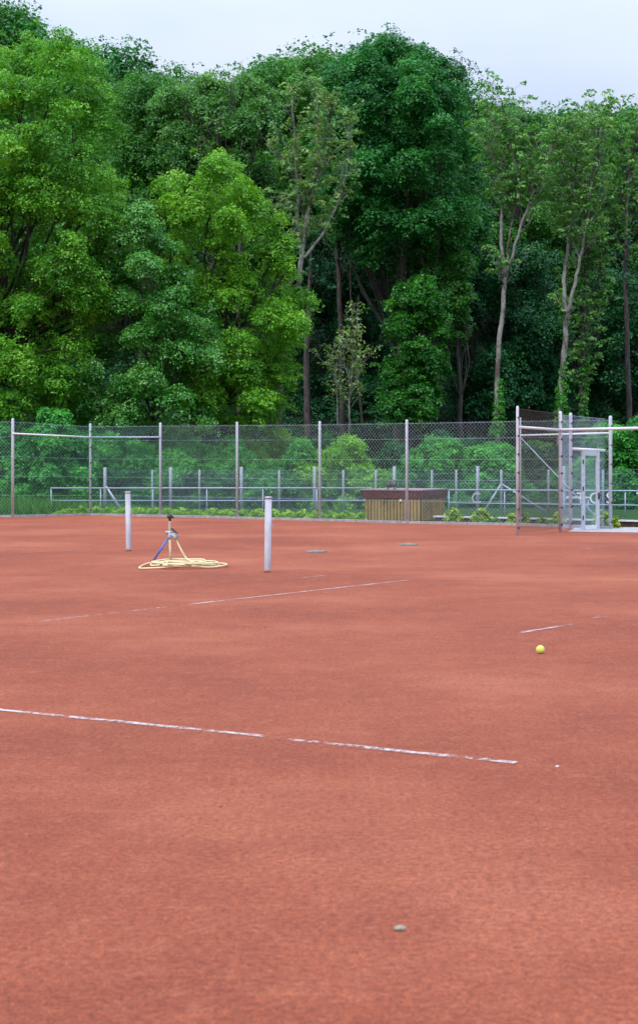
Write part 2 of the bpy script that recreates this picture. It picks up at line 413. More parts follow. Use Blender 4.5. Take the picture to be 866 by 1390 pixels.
# =================================================================== FENCES
def bay(mb, a, b, z0, z1, pitch, rad, z1b=None):
    """woven diagonal wires between two posts"""
    a = Vector(a); b = Vector(b); L = Vector((b.x - a.x, b.y - a.y, 0)).length; u = Vector((b.x - a.x, b.y - a.y, 0)) / L
    nrm = Vector((-u.y, u.x, 0)); hh = z1 - z0
    za = z1; zb = z1 if z1b is None else z1b
    def pt(s, z, o): return Vector((a.x, a.y, 0)) + u * s + Vector((0, 0, z)) + nrm * o
    n = int((L + hh) / pitch) + 2
    for dr in (1, -1):
        for i in range(n):
            s0 = i * pitch - (hh if dr == 1 else 0)
            # wire: s = s0 + dr*t, z = z0 + t
            t0, t1 = 0.0, hh
            if dr == 1: t0 = max(0, -s0); t1 = min(hh, L - s0)
            else: t0 = max(0, s0 - L); t1 = min(hh, s0)
            # sloping top
            if t1 - t0 < .03: continue
            s1 = s0 + dr * t1; zt = za + (zb - za) * s1 / L
            if z0 + t1 > zt: t1 = zt - z0
            if t1 - t0 < .03: continue
            A = pt(s0 + dr * t0, z0 + t0, .002 * dr); B = pt(s0 + dr * t1, z0 + t1, .002 * dr)
            w = (B - A).normalized(); q = w.cross(nrm)
            tri = [nrm * rad, q * rad * .87 - nrm * rad * .5, -q * rad * .87 - nrm * rad * .5]
            mb.add([A + k for k in tri] + [B + k for k in tri], [(0, 1, 4, 3), (1, 2, 5, 4), (2, 0, 3, 5)])
def hwire(mb, a, b, za, zb, rad):
    mb.tube([Vector((a.x, a.y, za)), Vector((b.x, b.y, zb))], rad, 4, False)
def post(root, p, h, r, mat='galv', clips=0, lean=(0, 0)):
    m = MB(); top = Vector((p.x + lean[0], p.y + lean[1], h))
    m.tube([Vector((p.x, p.y, -.1)), top, top + Vector((0, 0, .012)), top + Vector((0, 0, .03))], [r, r, r * .9, r * .5], 12)
    o = m.build('post', mat, root, True)
    for k in range(clips):
        z = h * (.06 + .86 * k / max(1, clips - 1)); q = Vector((p.x, p.y, 0)).lerp(top, z / h)
        c = MB(); c.tube([Vector((q.x, q.y, z - .004)), Vector((q.x, q.y, z + .004))], r * 1.06, 10)
        c.box((q.x + r * .80, q.y - r * .75, z), (.04, .035, .05)); ob = c.build('clip', 'dark_metal', root); ob.parent = o
        ob.location = (0, 0, 0)
    return o

main = thing('chain_link_fence', 'tall chain-link fence on grey posts running across the back of the clay court', 'fence', tuple(FP[4]))
allp = [leftB, leftA] + FP; allh = [FH[0], FH[0]] + FH
for i, (p, h) in enumerate(zip(allp, allh)):
    post(main, p, h, {2: .045, 8: .024, 9: .044}.get(i, .038), 'galv', 6 if i in (3, 9) else 0)
for i in range(len(allp) - 1):
    m = MB(); bay(m, allp[i], allp[i + 1], .06, allh[i] - .05, .115 if i < 7 else .105, .0021, allh[i + 1] - .05)
    for fr in (.22, .42, .62, .82, .985):
        hwire(m, allp[i], allp[i + 1], allh[i] * fr - (.04 if fr > .9 else 0), allh[i + 1] * fr - (.04 if fr > .9 else 0), .003)
    m.build('mesh_panel', 'wire_green' if i < 4 else 'wire', main)
def bar(root, a, b, r, mat, name='rail'):
    m = MB(); m.tube([a, b], r, 8); return m.build(name, mat, root, True)
def on(p, z): return Vector((p.x, p.y, z))
zr = [H - (588.5 - HY) / F * FP[0].y, H - (593.5 - HY) / F * FP[1].y, H - (593.5 - HY) / F * FP[2].y]
bar(main, on(FP[0], zr[0]) - Vector((0, .06, 0)), on(FP[1], zr[1]) - Vector((0, .06, 0)), .026, 'white_bar')
bar(main, on(FP[1], zr[1]) - Vector((0, .06, 0)), on(FP[2], zr[2]) - Vector((0, .06, 0)), .026, 'rail')
bar(main, on(FP[6], 2.35), on(FP[7], 2.36), .026, 'white_bar')
bar(main, on(FP[6], 2.3), on(FP[6].lerp(FP[7], .93), .1), .014, 'rail', 'brace')

# gate enclosure standing proud of the fence
gA, gB, gC = P(702, 727), P(760, 722), P(774, 720); gD = FP[-1] + Vector((-.16, -.10, 0))
enc = thing('fence_enclosure', 'projecting mesh enclosure of pale clipped posts beside the gate at the fence\'s right end', 'fence', tuple(gB))
hA = (727 - 553) / F * gA.y; hB = (722 - 560) / F * gB.y; hC = (720 - 562) / F * gC.y; hD = 2.74
post(enc, gA, hA, .031, 'galv_pale', 7); post(enc, gB, hB, .040, 'galv_pale', 7); post(enc, gC, hC, .040, 'galv', 7)
m = MB(); bay(m, gA, gB, .06, hA - .02, .075, .0026, hB - .02); hwire(m, gA, gB, hA - .03, hB - .03, .004); m.build('mesh_panel', 'wire_dark', enc)
m = MB(); bay(m, gB, gC, .06, hB - .05, .075, .0022, hC - .05); hwire(m, gB, gC, hB - .05, hC - .05, .004); m.build('mesh_panel', 'wire_blue', enc)
bar(enc, on(gA, 2.40), on(gB, 2.39), .032, 'white_bar')
far = P(1010, 731); bar(enc, on(gB, 2.39) - Vector((0, .08, 0)), on(far, 2.38), .034, 'white_bar')
post(enc, far, 2.8, .055, 'galv_old')
# door in the line C-D
u = (gD - gC); Lcd = u.length; ud = u / Lcd
def on_cd(px):
    k = (px - CX) / F      # x = k*y on the view ray
    t = (k * gC.y - gC.x) / (ud.x - k * ud.y); return gC + ud * t, t
q1, t1 = on_cd(791); q2, t2 = on_cd(810.5)
zt = 1.93
gate = thing('gate', 'narrow pale framed mesh door standing closed in the enclosure', 'gate', tuple(q1))
angd = math.atan2(ud.y, ud.x)
for nm, q, z0, z1, wd in (('jamb', q1, 0, zt, .085), ('jamb', q2, .0, zt, .085)):
    m = MB(); m.box((q.x, q.y, (z0 + z1) / 2), (wd, .06, z1 - z0), angd); m.build(nm, 'galv', gate)
mid = (q1 + q2) / 2; wl = (q2 - q1).length - .104
m = MB(); m.box((mid.x, mid.y, zt - .07), (wl, .05, .12), angd); m.build('top_rail', 'galv', gate)
m = MB(); m.box((mid.x, mid.y, .06), (wl, .05, .10), angd); m.build('bottom_rail', 'white_bar', gate)
m = MB(); bay(m, q1 + ud * .055, q2 - ud * .055, .115, zt - .135, .05, .0024); m.build('mesh_panel', 'wire_green', gate)
m = MB(); hp = q2 + ud * .0; n_ = Vector((ud.y, -ud.x, 0)); hz = .82
m.box((hp.x + n_.x * .045, hp.y + n_.y * .045, hz), (.05, .02, .16), angd); m.tube([hp + n_ * .05 + Vector((0, 0, hz + .03)), hp + n_ * .09 + Vector((0, 0, hz + .03)), hp + n_ * .09 - ud * .11 + Vector((0, 0, hz + .03))], .010, 8)
m.build('handle', 'dark_metal', gate, True)
for z in (.3, 1.0, 1.65):
    m = MB(); m.tube([q1 + n_ * .045 - ud * .05 + Vector((0, 0, z - .05)), q1 + n_ * .045 - ud * .05 + Vector((0, 0, z + .05))], .018, 8); m.build('hinge', 'dark_metal', gate)
m = MB(); bay(m, gC, gD, zt + .06, hC - .04, .075, .0022, hD - .04); hwire(m, gC, gD, hC - .04, hD - .04, .004); m.build('mesh_panel', 'wire_blue', enc)
m = MB(); bay(m, gC, q1 - ud * .06, .06, zt, .065, .0026); m.build('mesh_panel', 'wire_blue', enc)
m = MB(); bay(m, q2 + ud * .06, gD, .06, zt, .065, .0026); m.build('mesh_panel', 'wire_blue', enc)
bar(enc, on(gC, zt + .03), on(gD, zt + .0), .034, 'white_bar')

# low fences behind
def low_fence(pxs, d_of, top_of, r, mat, wire, label, group=None, hwz=(.5, 1.0)):
    pts = [Vector(((x - CX) / F * d_of(x), d_of(x), 0)) for x in pxs]
    hs = [H - (top_of(x) - HY) / F * d_of(x) for x in pxs]
    root = thing('low_chain_link_fence', label, 'fence', tuple(pts[0]), group)
    for p, h in zip(pts, hs): post(root, p, h, r, mat)
    for i in range(len(pts) - 1):
        m = MB(); bay(m, pts[i], pts[i + 1], .06, hs[i] - .09, .12, .0017, hs[i + 1] - .09)
        for z in (.5, 1.0): hwire(m, pts[i], pts[i + 1], z, z, .0025)
        hwire(m, pts[i], pts[i + 1], hs[i] - .09, hs[i + 1] - .09, .004)
        m.build('mesh_panel', wire, root)
    return root, pts, hs
dn = lambda x: 56 - x * .004; df = lambda x: 60 - x * .006
lf, lp, lh = low_fence([143, 232, 328, 427, 535, 648, 765, 885], dn, lambda x: 636 - x * .003, .055, 'galv_dull', 'wire_dull', 'low mesh fence with thick pale posts just behind the handrail')
bar(lf, on(lp[0], .95), lp[0] + Vector((.62, -.05, .02)), .028, 'galv', 'brace')
bar(lf, on(lp[0], .95), lp[0] + Vector((.48, .35, .02)), .028, 'galv', 'brace')
lf2, lp2, lh2 = low_fence([207, 271, 379, 466, 510, 586, 619, 680, 744, 818, 900], df, lambda x: 639, .04, 'galv_dull', 'wire_dull', 'farther low mesh fence with thin posts and slanting braces')
i680 = lp2[7]; bar(lf2, on(i680, .98), i680 + Vector((-.62, -.2, .02)), .028, 'rail', 'brace')
bar(lf2, on(i680, .98), i680 + Vector((1.55, -.3, -.02)), .028, 'rail', 'brace')

# handrails
def handrail(pxs, d_of, ytop, ylow, label):
    pts = [Vector(((x - CX) / F * d_of(x), d_of(x), 0)) for x in pxs]
    root = thing('handrail', label, 'railing', tuple(pts[0]))
    zs = [H - (ytop(x) - HY) / F * d_of(x) for x in pxs]; zl = [H - (ylow(x) - HY) / F * d_of(x) for x in pxs]
    for p, z in zip(pts, zs):
        m = MB(); m.tube([on(p, -.05), on(p, z)], .020, 8); m.build('post', 'rail', root, True)
    bar(root, on(pts[0], zs[0]) - Vector((.02, 0, 0)), on(pts[-1], zs[-1]) + Vector((.02, 0, 0)), .023, 'rail', 'top_rail')
    bar(root, on(pts[0], zl[0]), on(pts[-1], zl[-1]), .018, 'rail', 'lower_rail')
    return root
handrail([70, 137, 208, 281, 357, 430, 503], lambda x: 53.5 - x * .004, lambda x: 662.5, lambda x: 679.3 + x * .001, 'long blue-grey two-rail handrail left of the wooden hut')
hr = handrail([609, 684.5, 765, 848, 935], lambda x: 52 - (x - 600) * .008, lambda x: 664.8 + (x - 609) * .006, lambda x: 682.6 + (x - 609) * .013, 'two-rail handrail carrying white letters right of the wooden hut')
def letter(ch, px, yt, yb, root, d):
    cu = bpy.data.curves.new('letter', 'FONT'); cu.body = ch; cu.extrude = .008; cu.size = 1; cu.offset = .004
    tmp = link(bpy.data.objects.new('letter', cu)); bpy.context.view_layer.update()
    dg = bpy.context.evaluated_depsgraph_get(); me = bpy.data.meshes.new_from_object(tmp.evaluated_get(dg)); bpy.data.objects.remove(tmp)
    v = np.array([v.co[:] for v in me.vertices]); h = (yb - yt) / F * d; s = h / (v[:, 1].max() - v[:, 1].min())
    x0 = (v[:, 0].max() + v[:, 0].min()) / 2; y0 = v[:, 1].min(); c = W(px, yb, d)
    zs = v[:, 2].max() - v[:, 2].min()
    for k, q in enumerate(v):
        me.vertices[k].co = Vector((c.x + (q[0] - x0) * s * .92, c.y + q[2], c.z + (q[1] - y0) * s)) - Vector(root.location)
    me.materials.clear(); me.materials.append(M['letter'])
    o = link(bpy.data.objects.new('letter', me)); o.parent = root; return o
dl = lambda x: 52 - (x - 600) * .008 - .06
for ch, px in (('C', 646), ('T', 788), ('C', 806), ('S', 826.5), ('T', 869)):
    o = letter(ch, px, 668.5, 683.5, hr, dl(px))
    o['label'] = ('dull grey letter %s on the rail' if px == 646 else 'white letter %s on the rail') % ch
    if px == 646: o.data.materials.clear(); o.data.materials.append(M['galv_dull'])

# low wall with pale coping
wl_pts = [P(592, 708.5), P(866, 715.5), P(1020, 721)]
wall = thing('low_wall', 'low brown retaining wall with a pale coping behind the shrubs', 'wall', tuple(wl_pts[0]))
m = MB(); m2 = MB()
for a, b in zip(wl_pts[:-1], wl_pts[1:]):
    c = (a + b) / 2; L = (b - a).length; ang = math.atan2(b.y - a.y, b.x - a.x)
    m.box((c.x, c.y, .06), (L, .16, .15), ang); m2.box((c.x, c.y, .155), (L + .05, .24, .038), ang)
m.build('wall_body', 'lowwall', wall); m2.build('coping', 'coping', wall)

# wooden hut
d1 = 47.3; d2 = 45.9; d3 = 48.6
a = Vector(((496 - CX) / F * d1, d1, 0)); b = Vector(((571 - CX) / F * d2, d2, 0)); c = Vector(((602 - CX) / F * d3, d3, 0)); e = a + (c - b)
hut = thing('wooden_hut', 'low wooden plank hut with a red-brown overhanging roof edge behind the tall fence', 'hut', tuple(b))
hw = .66
def plank_face(p, q, name, wd=.085, gap=.03):
    m = MB(); g = MB(); L = (q - p).length; u_ = (q - p) / L; ang = math.atan2(u_.y, u_.x); n = int(L / (wd + gap)); stepw = L / n; nn = Vector((u_.y, -u_.x, 0))
    for k in range(n):
        s_ = stepw * (k + .5); cc = p + u_ * s_ + nn * (.018 + random.uniform(0, .004)); w_ = stepw - gap
        m.box((cc.x, cc.y, hw / 2 + random.uniform(-.006, .006)), (w_, .022, hw - .02), ang)
    return m.build(name, 'wood', hut)
m = MB(); ctr = (a + b + c + e) / 4
m.add([on(a, 0), on(b, 0), on(c, 0), on(e, 0), on(a, hw), on(b, hw), on(c, hw), on(e, hw)], [(0, 1, 5, 4), (1, 2, 6, 5), (2, 3, 7, 6), (3, 0, 4, 7), (4, 5, 6, 7)])
m.build('inner_wall', 'wood_dark', hut)
plank_face(a, b, 'front_boards'); plank_face(b, c, 'side_boards', .10, .055)
def off(pts, k): return [p + (p - ctr).normalized() * k for p in pts]
o1 = off([a, b, c, e], .10); o2 = off([a, b, c, e], .17)
m = MB(); m.add([on(p, hw - .02) for p in o1] + [on(p, hw + .20) for p in o2] , [(0, 1, 5, 4), (1, 2, 6, 5), (2, 3, 7, 6), (3, 0, 4, 7), (3, 2, 1, 0)]); roof = m.build('roof_edge', 'roof_brown', hut)
m = MB(); o3 = off([a, b, c, e], .19); m.add([on(p, hw + .203) for p in o3] + [on(p, hw + .235) for p in o3], [(0, 1, 5, 4), (1, 2, 6, 5), (2, 3, 7, 6), (3, 0, 4, 7), (3, 2, 1, 0), (4, 5, 6, 7)]); m.build('roof_sheet', 'roof_top', hut)
m = MB(); kq = a.lerp(b, .64) + Vector((0, -.06, hw - .10)); m.lathe(kq, [(.012, -.03), (.045, -.02), (.04, .02), (.015, .06)], 10); m.build('knob', 'coping', hut, True)
# lamp heads on the roof
for px, sc, rz, lab in ((523, .9, .3, 'small black lamp head on the hut roof, left of the pair'), (532, 1.1, -.4, 'black lamp head with a grey face on the hut roof, right of the pair')):
    q = a.lerp(b, (px - 496) / 75) + Vector((.1, .35, hw + .235)); t = thing('spotlight', lab, 'lamp', tuple(q), 'black lamp heads on the hut roof')
    m = MB(); m.lathe(q, [(.06 * sc, 0), (.06 * sc, .012), (.015, .02), (.015, .09)], 12); m.build('stand', 'black', t, True)
    dv = Vector((math.sin(rz), -math.cos(rz), .25)).normalized(); q2_ = q + Vector((0, 0, .13 * sc))
    m = MB(); m.tube([q2_ - dv * .09 * sc, q2_ - dv * .06 * sc, q2_ + dv * .03 * sc, q2_ + dv * .08 * sc], [.03 * sc, .06 * sc, .07 * sc, .10 * sc], 14); m.build('housing', 'black', t, True)
    m = MB(); m.tube([q2_ + dv * .082 * sc, q2_ + dv * .088 * sc], [.085 * sc, .08 * sc], 14); m.build('lens', 'dark_metal', t, True)
    m = MB(); m.box(q2_ + Vector((0, 0, .09 * sc)), (.12 * sc, .12 * sc, .015), rz); m.build('visor', 'black', t)

# table seen through the gate
td = 53.5; ta = Vector(((763 - CX) / F * td, td, 0)); tb = Vector(((801 - CX) / F * td, td, 0)); tz = H - (675.5 - HY) / F * td
tab = thing('table', 'pale metal table standing behind the gate', 'table', tuple((ta + tb) / 2))
m = MB(); cc = (ta + tb) / 2; m.box((cc.x, cc.y + .3, tz), (tb.x - ta.x, .6, .045)); m.build('tabletop', 'white_bar', tab)
for lx in (ta.x + .05, tb.x - .07):
    for ly in (td + .06, td + .54):
        m = MB(); m.tube([Vector((lx, ly, 0)), Vector((lx, ly, tz - .023))], .028, 8); m.build('leg', 'rail', tab, True)

# =================================================================== COURT OBJECTS
def net_post(px, yb, yt, label, lean, cap):
    p = P(px, yb); h = (yb - yt) / F * p.y
    root = thing('net_post', label, 'net post', tuple(p), 'net posts standing on the clay')
    r = .048
    m = MB(); t = Vector((p.x + lean, p.y, h))
    m.tube([on(p, -.05), on(p, .04), on(p, .041).lerp(t, 0), t - Vector((0, 0, .03))], [r, r, r, r], 20); m.build('pole', 'galv_old', root, True)
    m = MB(); m.tube([t - Vector((0, 0, .035)), t - Vector((0, 0, .004)), t], [r * 1.06, r * 1.06, r * .9], 20); m.build('cap', cap, root, True)
    m = MB(); m.tube([p + Vector((0, 0, .0)), p + Vector((0, 0, .045))], r * 1.03, 20); m.build('stained_foot', 'rust', root, True)
    m = MB(); hk = on(p, 0).lerp(t, .62); m.box(hk + Vector((r + .008, -.01, 0)), (.018, .02, .05)); m.box(hk + Vector((r + .02, -.01, -.02)), (.012, .016, .012)); m.build('hook', 'grey_metal', root)
net_post(363.3, 777, 674, 'nearer grey net post with a dark cap right of the coiled hose', .012, 'grey_metal')
net_post(175, 748, 667, 'farther pale net post left of the sprinkler stand', -.015, 'galv_old')

for px, py, wpx, lab in ((429, 749.5, 29, 'round grey ground cover nearer the net post'), (554, 740, 26, 'round grey ground cover farther right, below the hut')):
    p = P(px, py); r = wpx / 2 / F * p.y; t = thing('ground_cover', lab, 'cover', tuple(p), 'round covers lying on the clay')
    m = MB(); m.lathe(p, [(r, -.01), (r, .018), (r * .93, .026), (r * .5, .031), (.02, .033)], 28); m.build('lid', 'cover', t, True)
    m = MB(); m.box(p + Vector((0, 0, .037)), (.10, .02, .010)); m.build('grip', 'grey_metal', t)

# tennis ball
pb = P(733, 887.5); tb_ = thing('tennis_ball', 'yellow-green tennis ball lying alone on the clay', 'ball', tuple(pb))
import bmesh
bm = bmesh.new(); bmesh.ops.create_icosphere(bm, subdivisions=4, radius=.0345); me = bpy.data.meshes.new('felt'); bm.to_mesh(me); bm.free()
me.materials.append(M['ball']); me.polygons.foreach_set('use_smooth', [True] * len(me.polygons)); o = link(bpy.data.objects.new('felt', me)); o.parent = tb_; o.location = (0, 0, .033)
m = MB(); pts = []
for k in range(49):
    t = 2 * math.pi * k / 48; A = .44; v = Vector((math.cos(t) + A * math.cos(3 * t), math.sin(t) - A * math.sin(3 * t), 2 * math.sqrt(A) * math.sin(2 * t))).normalized() * .0345
    v = Matrix.Rotation(.7, 3, 'X') @ v; pts.append(pb + Vector((0, 0, .033)) + v)
m.tube(pts, .0013, 5, False); m.build('seam', 'coping', tb_, True)

# pebble, chalk crumb
def stone(name, px, py, sx, sy, sz, mat, label, cat):
    bm = bmesh.new(); bmesh.ops.create_icosphere(bm, subdivisions=3, radius=1)
    for v in bm.verts:
        k = 1 + .16 * math.sin(v.co.x * 4 + 1) * math.cos(v.co.y * 3.3) + .06 * math.sin(v.co.z * 9 + v.co.x * 7)
        v.co = Vector((v.co.x * sx, v.co.y * sy, v.co.z * sz)) * k
    me = bpy.data.meshes.new(name); bm.to_mesh(me); bm.free(); me.materials.append(M[mat]); me.polygons.foreach_set('use_smooth', [True] * len(me.polygons))
    o = link(bpy.data.objects.new(name, me)); p = P(px, py); o.location = (p.x, p.y, sz * .75); return props(o, label, cat)
stone('pebble', 543, 1263, .021, .012, .009, 'pebble', 'flat greenish grey pebble on the near clay', 'pebble')
stone('chalk_crumb', 756, 1041, .010, .010, .004, 'coping', 'small white chalk crumb past the end of the near line', 'chalk')
# loose crumbs
cmb = MB(); cr = random.Random(3)
def crumb(x, y, s):
    h = s * .5; a0 = cr.uniform(0, 6); vs = [(x + math.cos(a0 + k * 1.57) * s * cr.uniform(.6, 1.2), y + math.sin(a0 + k * 1.57) * s * cr.uniform(.6, 1.2), 0) for k in range(4)]
    cmb.add(vs + [(x, y, h)], [(0, 1, 4), (1, 2, 4), (2, 3, 4), (3, 0, 4)])
for _ in range(2600):
    d = 3.5 + 30 * cr.random() ** 1.6; x = cr.uniform(-.24, .24) * d; crumb(x, d, cr.uniform(.0015, .0045) * (1 + d * .04))
for px, py in ((434, 788), (275, 945), (80, 912), (360, 852), (578, 876), (640, 975), (705, 640 + 320), (120, 1045), (300, 1095)): 
    p = P(px, py); crumb(p.x, p.y, .013)
props(cmb.build('clay_crumbs', 'crumb'), 'scattered dark crumbs of clay', 'clay crumbs', kind='stuff')

# sprinkler stand
sb = P(232, 768); sp = thing('sprinkler_stand', 'cream sprinkler mast with black head and blue leg standing in the coiled hose', 'sprinkler', tuple(sb))
sz = lambda y: (768 - y) / F * sb.y
m = MB(); m.tube([sb, sb + Vector((-.012, 0, sz(731)))], [.020, .019], 12); m.build('mast', 'mast', sp, True)
m = MB(); q = sb + Vector((-.012, 0, sz(731))); m.lathe(q, [(.03, 0), (.036, .02), (.036, .07), (.024, .085), (.024, .115)], 12)
m.tube([q + Vector((-.065, 0, .09)), q + Vector((.06, 0, .09))], .028, 12); m.build('valve_body', 'grey_metal', sp, True)
m = MB(); m.tube([q + Vector((.03, 0, .075)), q + Vector((.085, -.01, .03)), q + Vector((.095, -.01, -.01))], [.034, .034, .03], 12)
m.tube([q + Vector((.05, -.03, .12)), q + Vector((.14, -.04, .03))], [.012, .014], 8); m.build('elbow', 'galv_old', sp, True)
m = MB(); m.box(q + Vector((.075, -.035, .11)), (.13, .022, .03), rot=Matrix.Rotation(.75, 3, 'Y')); m.build('lever', 'dark_metal', sp)
nk = q + Vector((0, 0, .115)); m = MB(); pr = []
for k in range(7): pr += [(.018, k * .022), (.026, k * .022 + .006), (.026, k * .022 + .013), (.018, k * .022 + .018)]
m.lathe(nk, pr, 12); m.build('neck', 'brass', sp, True)
hd = nk + Vector((0, 0, .155)); m = MB(); m.lathe(hd, [(.02, -.01), (.02, .03), (.03, .045), (.034, .075), (.016, .09)], 12)
m.tube([hd + Vector((-.04, 0, .055)), hd + Vector((.0, 0, .06)), hd + Vector((.06, -.02, .05))], [.022, .026, .012], 10)
m.box(hd + Vector((.01, 0, .085)), (.06, .02, .015)); m.build('head', 'black', sp, True)
lb = P(206, 768); m = MB(); m.tube([q + Vector((-.03, 0, .0)), Vector((lb.x + .03, lb.y, .075))], .016, 10); m.build('leg', 'blue', sp, True)
sp.children[-1]['label'] = 'slanting blue tube leg'
m = MB(); m.tube([Vector((lb.x + .05, lb.y, .10)), Vector((lb.x + .03, lb.y, .075)), Vector((lb.x, lb.y, .045))], [.02, .034, .026], 10); m.build('coupling', 'dark_metal', sp, True)

# hose
def smooth_path(pts, n=8):
    out = []
    for i in range(len(pts) - 1):
        p0 = pts[max(i - 1, 0)]; p1 = pts[i]; p2 = pts[i + 1]; p3 = pts[min(i + 2, len(pts) - 1)]
        for k in range(n):
            t = k / n; out.append(.5 * ((2 * p1) + (p2 - p0) * t + (2 * p0 - 5 * p1 + 4 * p2 - p3) * t * t + (3 * p1 - p0 - 3 * p2 + p3) * t ** 3))
    out.append(pts[-1]); return out
hr_ = random.Random(11); hp = []
hc = P(255, 770); hc = Vector((-2.0, 24.2, 0))
hp += [Vector((lb.x, lb.y, .045)), Vector((lb.x - .08, lb.y - .1, .03)), Vector((-2.63, 23.75, .018)), Vector((-2.5, 23.6, .018))]
rx, ry, ox, oy, ang = .5, .55, 0, 0, math.pi * 1.15
for loop in range(7):
    rx = hr_.uniform(.32, .50); ry = hr_.uniform(.34, .60); ox = hr_.uniform(-.06, .10) + (.56 - rx) * hr_.choice((-.6, .8)); oy = hr_.uniform(-.12, .12); z = .018 + loop * .009
    for k in range(8):
        ang += math.pi / 4
        hp.append(Vector((hc.x + ox + rx * math.cos(ang) + hr_.uniform(-.03, .03), hc.y + oy + ry * math.sin(ang) + hr_.uniform(-.04, .04), z + hr_.uniform(0, .028))))
top_e = q + Vector((.095, -.01, -.01))
hp += [P(262, 764, .06) + Vector((0, 0, .0)), Vector((top_e.x + .17, top_e.y - .05, .10)), Vector((top_e.x + .09, top_e.y - .02, .22)), Vector((top_e.x + .02, top_e.y, top_e.z - .05)), top_e]
m = MB(); m.tube(smooth_path(hp, 7), .0138, 9); hose = m.build('garden_hose', 'hose', None, True)
props(hose, 'pale yellow garden hose lying in a tangled coil around the sprinkler stand', 'hose')

# =================================================================== PLANTS BY THE FENCE
# low hedge behind the fence, left of the hut
hp_, hd_ = [], []
hedge = thing('hedge', 'low yellow-green hedge along the foot of the tall fence', 'hedge', tuple(P(300, 702.5)))
for x in np.arange(72, 494, 2.4):
    for r_ in range(5):
        fx = np.interp(x, [f[0] for f in fp], [f[1] for f in fp]); p = P(x + rng.uniform(-2, 2), fx) + Vector((0, rng.uniform(.35, .8), 0))
        taper = min(1, (x - 60) / 40)
        hp_.append((p.x, p.y, rng.uniform(.03, .25) * (.5 + .5 * taper) * (1 + .18 * math.sin(x * .31) + .12 * math.sin(x * .83)))); hd_.append((rng.normal() * .4, -.5, .8))
leaf_obj('foliage', *leaves_from_sprays(np.array(hp_), unit(np.array(hd_)), 18, .10, .065, tint=rng.normal(.5, .2, len(hp_))), 'leaf_hedge', hedge)
m = MB()
for x in np.arange(75, 494, 7):
    fx = np.interp(x, [f[0] for f in fp], [f[1] for f in fp]); p = P(x, fx) + Vector((0, .55, 0))
    m.tube([p, p + Vector((rng.normal() * .04, 0, .17))], [.008, .004], 4)
m.build('stems', 'bark_dark', hedge)
def shrub(px, py, w, h, label, n=60, tint=.5):
    h *= 1.2; w *= 1.08; n = int(n * 1.7)
    p = P(px, py); s = p.y / F; W_ = w * s / 2; Hh = h * s
    root = thing('shrub', label, 'shrub', tuple(p), 'small shrubs between the fence and the low wall')
    u = unit(rng.normal(size=(n, 3))); u[:, 2] = np.abs(u[:, 2]); rr = rng.uniform(.5, 1, n)[:, None]
    pp = np.array(p) + u * rr * np.array([W_, W_, Hh]) + np.array([0, 0, .02])
    leaf_obj('foliage', *leaves_from_sprays(pp, u, 12, .07, .06, tint=rng.normal(tint, .25, n)), 'leaf_shrub', root)
    m = MB()
    for k in range(9):
        a_ = rng.uniform(0, 6.28); m.tube([p, p + Vector((math.cos(a_) * W_ * .35, math.sin(a_) * W_ * .35, Hh * .5)), p + Vector((math.cos(a_) * W_ * .7, math.sin(a_) * W_ * .7, Hh * .85))], [.008, .005, .003], 4)
    m.build('stems', 'bark_dark', root)
for a_ in ((616, 710.5, 27, 20, 'yellow-tipped shrub just right of the wooden hut', 85, .55),
           (653, 711.5, 28, 20, 'rounded yellow-green shrub in front of the thick low-fence post', 85, .5),
           (672, 712, 14, 9, 'tiny green shrub between two yellow shrubs on the left', 25, .2),
           (696, 712.5, 18, 15, 'small yellow-flecked shrub left of the enclosure\'s first post', 50, .6),
           (712, 712.8, 12, 14, 'small shrub right behind the enclosure\'s first post', 35, .4),
           (735, 713.2, 22, 9, 'low green ground shrub in the middle of the enclosure', 40, .2),
           (757, 713.8, 22, 17, 'yellow-green shrub behind the enclosure\'s second post', 60, .5),
           (815, 716, 26, 22, 'pale yellow-green shrub behind the mesh door', 70, .55),
           (834, 717, 14, 14, 'small yellow shrub right of the last tall fence post', 45, .8)):
    shrub(*a_)

# grass behind the fence
n = 15000; X = rng.uniform(-17, -5.5, n); Y = rng.uniform(50.5, 64, n)
line_y = np.interp(X, [p.x for p in line], [p.y for p in line]); ok = Y > line_y + 1.1; X = X[ok]; Y = Y[ok]
hgt = rng.uniform(.2, .6, len(X)) * np.clip((-5.5 - X) / 3, .3, 1)
ctr_ = np.stack([X, Y, hgt * .4], 1); me = bpy.data.meshes.new('grass')
bw = .035; ax = rng.uniform(0, 6.28, len(X)); dx = np.cos(ax) * bw; dy = np.sin(ax) * bw; lx = rng.normal(0, .12, len(X)); ly = rng.normal(0, .12, len(X))
q_ = np.stack([np.stack([X - dx, Y - dy, X * 0 - .01], 1), np.stack([X + dx, Y + dy, X * 0 - .01], 1), np.stack([X + lx, Y + ly, hgt], 1)], 1).reshape(-1, 3)
me.vertices.add(len(q_)); me.vertices.foreach_set('co', q_.astype(np.float32).ravel()); me.loops.add(len(q_)); me.loops.foreach_set('vertex_index', np.arange(len(q_), dtype=np.int32))
me.polygons.add(len(X)); me.polygons.foreach_set('loop_start', np.arange(0, len(q_), 3, dtype=np.int32)); me.update()
at = me.attributes.new('v', 'FLOAT', 'FACE'); at.data.foreach_set('value', rng.uniform(0, 1, len(X)).astype(np.float32)); me.materials.append(M['grass'])
props(link(bpy.data.objects.new('grass', me)), 'tall green grass behind the tall fence', 'grass', kind='stuff')

